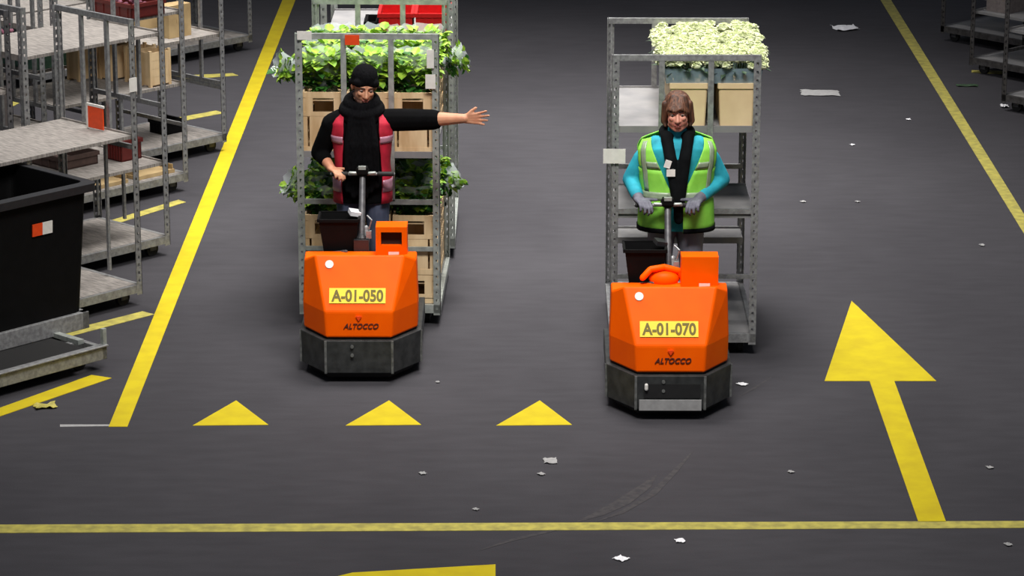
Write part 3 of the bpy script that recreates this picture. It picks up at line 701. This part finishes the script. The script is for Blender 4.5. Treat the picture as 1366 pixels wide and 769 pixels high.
def person_woman():
    root = thing('person', (.995, 20.74, .20), 'person with brown hair in lime vest and cyan sweater holding the handle', 'person')
    root.scale = (1.035,)*3
    b = MB()
    Mh = Matrix.Translation((-.0, -.035, 1.56)) @ Euler((math.radians(3), math.radians(-2), math.radians(-3))).to_matrix().to_4x4()
    add_head(b, Mh, True); b.cap((0, .02, 1.36), (0, -.0, 1.50), .052, .048); torso_loft(b, off=-.02)
    arms = []
    for s in (-1, 1):
        sh = Vector((s*.175, 0, 1.34)); el = Vector((s*.29, .03, 1.11)); wr = Vector((s*.19 - .055, -.155, 1.025)); arms.append((s, sh, el, wr))
        b.cap(sh, el, .042, .034); b.cap(el, wr, .036, .025)
        hand(b, wr, (-s*.35, -.85, -.05), (0, -.1, -1), (-s*.9, .3, -.05), .62, .05, (.8, .6, -.2), .95)
    legs(b, r=.8)
    for s in (-1, 1): b.ell((s*.105, -.04, .05), (.04, .11, .045))
    body = organic('body', b, SKIN_L, root, .0055, 2)
    s_ = MB(); torso_loft(s_, 0, 1, .004)
    for s, sh, el, wr in arms:
        s_.cap(sh-Vector((s*.04, 0, 0)), sh.lerp(el, .4), .066, .060); s_.cap(sh.lerp(el, .4), el, .060, .056); s_.cap(el, el.lerp(wr, .8), .055, .042)
    s_.cap((0, .02, 1.36), (0, .005, 1.45), .07, .062); organic('sweater', s_, CYAN, root, .008, 4)
    for s, sh, el, wr in arms:
        gl = MB(); hand(gl, wr, (-s*.35, -.85, -.05), (0, -.1, -1), (-s*.9, .3, -.05), .62, .05, (.8, .6, -.2), 1.12); gl.cap(wr.lerp(el, .18), wr, .038, .034); organic('glove', gl, GLOVE, root, .005, 2)
    l = MB(); legs(l, .10, 1.12); organic('trousers', l, TROUS, root, .010, 3)
    for sd in (-1, 1):
        k = MB(); k.ell((sd*.105, -.045, .045), (.05, .135, .047)); k.cap((sd*.105, .02, .05), (sd*.105, .02, .12), .052, .05); organic('shoe', k, BLACKR, root, .008)
    kw = dict(ws=1.22, ds=1.12)
    def gap(v): return .10 if v < .35 else .10+.62*(v-.35)/.65
    offl = lambda q: .03
    v = MB(); patch(v, -.0, .62, gap, lambda q: 2*PI-gap(q), offl, nt=48, **kw)
    kw2 = kw
    patch(v, .62, 1, gap, lambda q: 1.25, offl, **kw); patch(v, .62, 1, lambda q: 2*PI-1.25, lambda q: 2*PI-gap(q), offl, **kw)
    patch(v, .62, 1, lambda q: PI-1.25, lambda q: PI+1.25, offl, **kw)
    vo = cloth('vest', v, GREENV, root)
    st = MB(); o2 = .036
    patch(st, .27, .36, gap, lambda q: 2*PI-gap(q), o2, 3, 48, **kw)
    for f in (1, -1):
        a0 = (lambda q: .80) if f == 1 else (lambda q: 2*PI-1.02); a1 = (lambda q: 1.02) if f == 1 else (lambda q: 2*PI-.80)
        patch(st, .36, .97, a0, a1, o2, 12, 4, **kw)
        a0 = (lambda q: gap(q)) if f == 1 else (lambda q: 2*PI-.80); a1 = (lambda q: .80) if f == 1 else (lambda q: 2*PI-gap(q))
        patch(st, .64, .71, a0, a1, o2, 3, 8, **kw)
    cloth('reflective_strip', st, REFG, vo, .003)['label'] = 'grey reflective strips'
    st = MB(); patch(st, 0, .03, gap, lambda q: 2*PI-gap(q), .036, 2, 48, **kw); cloth('vest_hem', st, SCARFN, vo, .003)['label'] = 'dark hem'
    # hair
    h = MB(); m = MB(); m.ell((0, .030, .050), (.088, .100, .090), None, 20, 12)
    for s in (-1, 1):
        m.cap((s*.076, -.005, .06), (s*.088, .005, -.055), .024, .021); m.cap((s*.088, .005, -.055), (s*.080, -.012, -.082), .020, .009); m.cap((s*.070, .05, .0), (s*.065, .05, -.075), .034, .028)
    m.cap((-.05, .07, -.02), (.05, .07, -.02), .05); m.cap((-.05, .06, -.09), (.05, .06, -.09), .04)
    for x in (-.062, -.050, -.037, -.024, -.011, .002, .015, .028, .041, .054, .064): m.cap((x*.6+.01, -.030, .112), (x*1.05, -.094+x*x*8, .040+.008*math.sin(x*90)-.7*max(0, abs(x)-.04)), .020, .010)
    h.add(m.v, m.f, Mh); organic('hair', h, HAIRB, root, .005, 1)
    face_bits(Mh, body)
    # dark open scarf
    sc = MB(); N = 20
    pts = [Vector((.088*math.sin(2*PI*i/N), .015-.075*math.cos(2*PI*i/N), 1.425-.02*math.cos(2*PI*i/N))) for i in range(N+1)]
    for a, c2 in list(zip(pts[:-1], pts[1:]))[2:-2]: sc.cap(a, c2, .032, .032, 8, 2)
    sc.cap((-.07, -.055, 1.41), (-.045, -.140, 1.28), .040, .040); sc.cap((-.045, -.140, 1.28), (.0, -.165, 1.0), .040, .034)
    sc.cap((.07, -.055, 1.41), (.045, -.140, 1.28), .038, .040); sc.cap((.045, -.140, 1.28), (.015, -.165, 1.0), .040, .034); sc.cap((0, -.16, 1.08), (.01, -.162, .89), .034, .030)
    organic('scarf', sc, SCARFN, root, .008, 3)
    bg = MB(); bg.box((-.045, -.195, 1.205), (.055, .006, .045)); bg.box((-.065, -.185, 1.26), (.04, .006, .05), (0, .3, 0)); obj('badge', bg, WHITE, root)['label'] = 'white badge on the chest'
    return root
person_man(); person_woman()

# ------------------------------------------------------------------ parked carts on the left
vA = fl(148, 507) - fl(0, 555)
ANG = math.radians(47); PW = .85
def corner_cart(px, Y, label, shelves, side='left', **kw):
    p = fl(px, 0); X = None
    # find the floor x of pixel column px at depth Y
    lo = at(px, 385, Y)
    zc = Y*math.cos(PITCH) + CAM_H*math.sin(PITCH); X = (px-703)*zc/F_PX
    rz = ANG-PI/2 if side == 'left' else PI/2-ANG
    lc = Vector((PW/2 if side == 'left' else -PW/2, CL/2, 0)); c = Vector((X, Y, 0)) - Matrix.Rotation(rz, 3, 'Z') @ lc
    ct = make_cart(label, c, rz, shelves, group='parked roll carts', **kw); ct.scale = (PW, 1, 1)
    return ct, c, rz
def on(cr, name, me, lx, ly, z, label, cat, rz=0, group=None):
    _, c, r = cr; p = c + Matrix.Rotation(r, 3, 'Z') @ Vector((lx*.85, ly, 0)); p.z = z
    return tag(link(name, me, None, p, r+rz), label, cat, group)
A = corner_cart(192, 22.46, 'nearest empty parked cart, behind the black bin', [(1.245,)], low=(.1,))
B = corner_cart(229, 23.85, 'second parked cart from the front, bare upper board', [(1.72,), (.72,)], low=(-.1,))
Cc = corner_cart(253, 25.9, 'third parked cart, holding cartons and pale wooden crates', [(.90,), (1.5,)], zmid=.9)
D = corner_cart(304, 27.35, 'fourth parked cart, its rounded grey deck beside the left lane line', [(1.03,)], zmid=.6)
E = corner_cart(338, 31.8, 'farthest parked cart at top left beside the lane line', [(.9,)])
def behind(cr, label, shelves, dist=1.45, **kw):
    c = cr[1] - Vector((math.cos(ANG), math.sin(ANG), 0))*dist
    ct = make_cart(label, c, cr[2], shelves, group='parked roll carts', **kw); ct.scale = (PW, 1, 1)
    return ct, c, cr[2]
E2 = behind(E, 'far parked cart at top left, loaded with cartons, behind farthest one', [(.75,), (1.4,)])
G = behind(Cc, 'parked cart in the second row, behind the third cart with crates', [(.8,), (1.4,)])
Hh = behind(B, 'parked cart in second row, directly behind the second cart', [(.7,), (1.5,)], steel=STEEL_D)
I = behind(D, 'parked cart in second row with teal box, behind fourth cart', [(1.0,), (1.5,)], steel=STEEL_D)
cart_card = MB(); cart_card.bb(-.3, .3, -.2, .2, 0, .03); cart_card.bb(-.29, .29, -.19, -.18, .03, .07); cart_card.bb(-.29, .29, .18, .19, .03, .07); card_me = cart_card.mesh('cardboard_tray', CARD)
def carton(w, d, h, m, name='carton'):
    mb = MB(); mb.bb(-w/2, w/2, -d/2, d/2, 0, h); mb.bb(-w/2, w/2, -.02, .02, h, h+.002); mb.box((0, 0, h*.5), (w+.004, d*.3, .03)); return mb.mesh(name, m)
# sign plate and label on nearest cart
sg = MB(); sg.box((0, 0, .09), (.01, .17, .16)); sgo = sg.mesh('sign_plate', SIGNO)
o = on(A, 'sign_plate', sgo, .10, CL/2-.10, 1.261, 'orange-red sign plate standing on the nearest empty cart shelf', 'sign', PI/2)
tp = MB(); tp.box((0, 0, .178), (.014, .19, .018)); tp.box((0, .09, .09), (.014, .018, .18)); obj('sign_border', tp, WHITE, o)
lbm = MB(); lbm.box((CW/2+.004, CL/2-.03, 1.63), (.004, .07, .10)); obj('paper_label', lbm, WHITE, A[0])['label'] = 'white label on the corner post'
for i, (lx, ly, z, w, h, lb) in enumerate(((.36, .45, .913, .13, .30, 'pale wooden crate at the aisle corner of third parked cart'), (.12, .47, .913, .13, .30, 'pale wooden crate one in from the corner of third parked cart'), (-.16, .40, .913, .14, .30, 'pale wooden crate in the middle of third parked cart'), (-.36, .2, .913, .14, .30, 'pale wooden crate deepest inside third parked cart'))):
    mb = MB()
    for a, b_ in ((-1, -1), (1, -1), (1, 1), (-1, 1)): mb.box((a*w*.45, b_*.1, h/2), (.025, .025, h))
    for k in range(4): mb.box((0, -.105, .05+k*(h-.1)/3), (w, .01, .07)); mb.box((0, .105, .05+k*(h-.1)/3), (w, .01, .07)); mb.box((-w/2, 0, .05+k*(h-.1)/3), (.01, .2, .07)); mb.box((w/2, 0, .05+k*(h-.1)/3), (.01, .2, .07))
    on(Cc, 'wooden_crate', mb.mesh('wooden_crate', WOOD), lx, ly, z, lb, 'crate', 0, 'slatted crates on a parked cart')
on(Cc, 'cardboard_tray', card_me, .05, .40, .156, 'flat tan cardboard tray on the deck of third parked cart', 'tray')
on(Cc, 'cardboard_tray', card_me, .05, -.10, .156, 'flat tan cardboard tray towards the back of third parked cart deck', 'tray')
on(Cc, 'flower_tray', tote(.5, .35, .12, DRED, 'flower_tray'), .2, .3, 1.513, 'dark red tray high on the third parked cart', 'tray')
on(Hh, 'plastic_crate', tote(.3, .3, .15, DRED, 'plastic_crate'), .25, .45, 1.513, 'dark red crate on the second-row cart behind nearest cart', 'crate')
rc = tote(.16, .2, .16, DRED, 'plastic_crate'); on(B, 'plastic_crate', rc, .12, .52, .733, 'dark red crate inside the second parked cart', 'crate')
on(D, 'carton', carton(.14, .3, .3, CARD), -.3, .4, 1.043, 'tan carton on the shelf of fourth parked cart', 'box')
on(D, 'carton', carton(.14, .25, .28, CARD), .25, .3, 1.043, 'tan carton near the aisle corner of fourth parked cart shelf', 'box')
on(E2, 'carton', carton(.3, .3, .3, CARD), .2, .4, .763, 'tan carton on far cart at top left', 'box')
on(E2, 'carton', carton(.3, .3, .3, SIGNO), .2, .0, .763, 'orange-brown carton on far cart at top left', 'box')
on(I, 'carton', carton(.6, .4, .25, mat('teal_box', (96, 140, 120), .6)), .1, .3, 1.013, 'teal-green box at the top left corner of the frame', 'box')
on(G, 'carton', carton(.4, .5, .3, mat('grey_box', (120, 112, 110), .7)), .1, .2, .813, 'grey-brown box on the cart behind third parked cart', 'box')
def posy(seed, m):
    rnd = random.Random(seed); mb = MB()
    for k in range(80):
        mb.ell((rnd.uniform(-.16, .16), rnd.uniform(-.14, .14), rnd.uniform(.02, .22)), (.02, .02, .016), seg=7, rg=4)
    return mb.mesh('flower_heads', m)
for (cr, lx, ly, z, lb) in ((Cc, .3, .28, 1.53, 'muted pink flower bunch on the dark red tray'), (G, .2, .3, 1.413, 'muted pink flower bunch on the cart behind third parked cart')):
    o = on(cr, 'flower_bunch', posy(int(z*100), PINKF), lx, ly, z, lb, 'flowers', 0, 'pink flower bunches')
on(D, 'plastic_bag', tote(.2, .2, .12, BLACKP, 'small_tote'), 0, .35, .156, 'small black tote on the deck of fourth parked cart', 'tote')

# black bin on its trolley
def bin_trolley():
    rz = ANG-PI/2; zc = 20.85*math.cos(PITCH)+(CAM_H-.15)*math.sin(PITCH)
    R = Vector(((144-703)*zc/F_PX, 20.85, 0)); W, L = 1.0, 1.5
    c = R - Matrix.Rotation(rz, 3, 'Z') @ Vector((W/2, L/2, 0))
    t = thing('bin_trolley', c, 'low steel trolley carrying the black bin at the left edge', 'trolley', rz)
    mb = MB()
    for s in (-1, 1): mb.box((s*(W/2-.02), 0, .12), (.04, L, .085)); mb.box((0, s*(L/2-.02), .12), (W, .04, .085)); mb.box((s*.17, 0, .11), (.05, L, .05))
    mb.box((W/2-.01, 0, .175), (.06, L, .012))
    obj('trolley_frame', mb, STEEL, t, bevel=.004)
    mb = MB(); mb.box((0, 0, .165), (W-.09, L-.3, .01)); obj('deck_plate', mb, BLACKR, t)  # black colour stands in for the dark gap under the bin
    for sx in (-1, 1):
        for sy in (-1, 1):
            cs, wh = caster_meshes(); k = link('caster', cs, t, (sx*(W/2-.14), sy*(L/2-.14), -.02)); k.location.z = 0; link('wheel', wh, k)
    mb = MB(); mb.box((W/2-.015, L/2-.015, .23), (.03, .03, .12)); mb.box((.2, L/2-.1, .185), (.3, .05, .03)); obj('corner_bracket', mb, STEEL_B, t)
    # bin: corner set back from the trolley corner
    zc2 = 21.30*math.cos(PITCH)+(CAM_H-.25)*math.sin(PITCH); Rb = Vector(((121-703)*zc2/F_PX, 21.27, .172))
    w, l, h = .80, 1.22, 1.03
    cb_ = Rb - Matrix.Rotation(rz, 3, 'Z') @ Vector((w/2, l/2, 0))
    b = thing('waste_bin', cb_, 'large open black plastic bin at left edge, small orange and white sticker', 'bin', rz)
    mb = MB()
    for s in (-1, 1): mb.box((s*(w/2-.03), 0, .06), (.06, l, .12)); mb.box((0, s*(l/2-.03), .06), (w, .06, .12))
    obj('bin_base_rail', mb, STEEL, b, bevel=.005)
    def q(a, b_, z): 
        r = .06; pts = []
        for sx, sy, a0 in ((1, 1, 0), (-1, 1, PI/2), (-1, -1, PI), (1, -1, 3*PI/2)):
            for k in range(5):
                an = a0+k*PI/8; pts.append((sx*(a-r)+r*math.cos(an), sy*(b_-r)+r*math.sin(an), z))
        return pts
    mb = MB(); mb.loft([q(w/2-.03, l/2-.03, .12), q(w/2+.02, l/2+.02, h)], cap=False); mb.f.append(tuple(reversed(range(20))))
    o = obj('bin_body', mb, BLACKP, b, smooth=False); bake(o, [('SOLIDIFY', dict(thickness=.02, offset=-1))])
    mb = MB(); a0, b0 = w/2+.02, l/2+.02
    rings = [q(a0-.005, b0-.005, h-.06), q(a0+.045, b0+.045, h-.055), q(a0+.05, b0+.05, h), q(a0-.02, b0-.02, h+.005), q(a0-.02, b0-.02, h-.02)]
    mb.loft(rings, cap=False); obj('bin_rim', mb, DARKP, b)
    for dy, m, lb in ((.0, SIGNO, 'orange sticker half'), (.085, WHITE, 'white sticker half')):
        mb = MB(); mb.box((0, 0, 0), (.006, .085, .085)); o = obj('sticker', mb, m, b, loc=(w/2+.016, .18+dy, .78)); o.rotation_euler = (0, math.radians(3.5), 0); o['label'] = lb
    return t
bin_trolley()

# ------------------------------------------------------------------ dark carts on the right
STEEL_K = mat('shaded_steel', (90, 88, 88), .55, .4, rgb2=(64, 62, 62), scale=25)  # steel darkened in colour for the unlit right side
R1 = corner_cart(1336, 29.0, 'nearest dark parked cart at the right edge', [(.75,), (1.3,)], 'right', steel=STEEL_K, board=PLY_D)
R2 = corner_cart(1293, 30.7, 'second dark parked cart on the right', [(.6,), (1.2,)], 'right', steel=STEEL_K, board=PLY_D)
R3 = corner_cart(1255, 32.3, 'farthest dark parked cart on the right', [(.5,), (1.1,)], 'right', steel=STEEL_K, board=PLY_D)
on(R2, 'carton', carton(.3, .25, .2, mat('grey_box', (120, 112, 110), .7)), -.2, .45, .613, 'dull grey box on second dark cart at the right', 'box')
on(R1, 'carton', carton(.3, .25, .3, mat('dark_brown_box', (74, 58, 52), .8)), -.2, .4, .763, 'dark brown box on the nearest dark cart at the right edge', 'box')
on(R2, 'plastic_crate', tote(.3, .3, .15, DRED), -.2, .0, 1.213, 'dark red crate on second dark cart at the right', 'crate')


for cr, lx, ly, z, lb in ((B, -.2, .1, .733, 'dark brown tray towards the back of second parked cart middle shelf'), (B, .1, .0, 1.733, 'dark brown tray on the upper board of second parked cart'), (G, -.2, -.2, .813, 'dark brown tray at the back of the second-row cart behind the crates cart'), (Hh, .1, -.1, .713, 'dark brown tray on middle shelf of the second-row cart at far left')):
    if lb.find('upper board') > 0: continue
    on(cr, 'flower_tray', tote(.5, .35, .1, mat('brown_tray', (78, 60, 54), .7), 'flower_tray'), lx, ly, z, lb, 'tray', 0, 'dark brown trays')
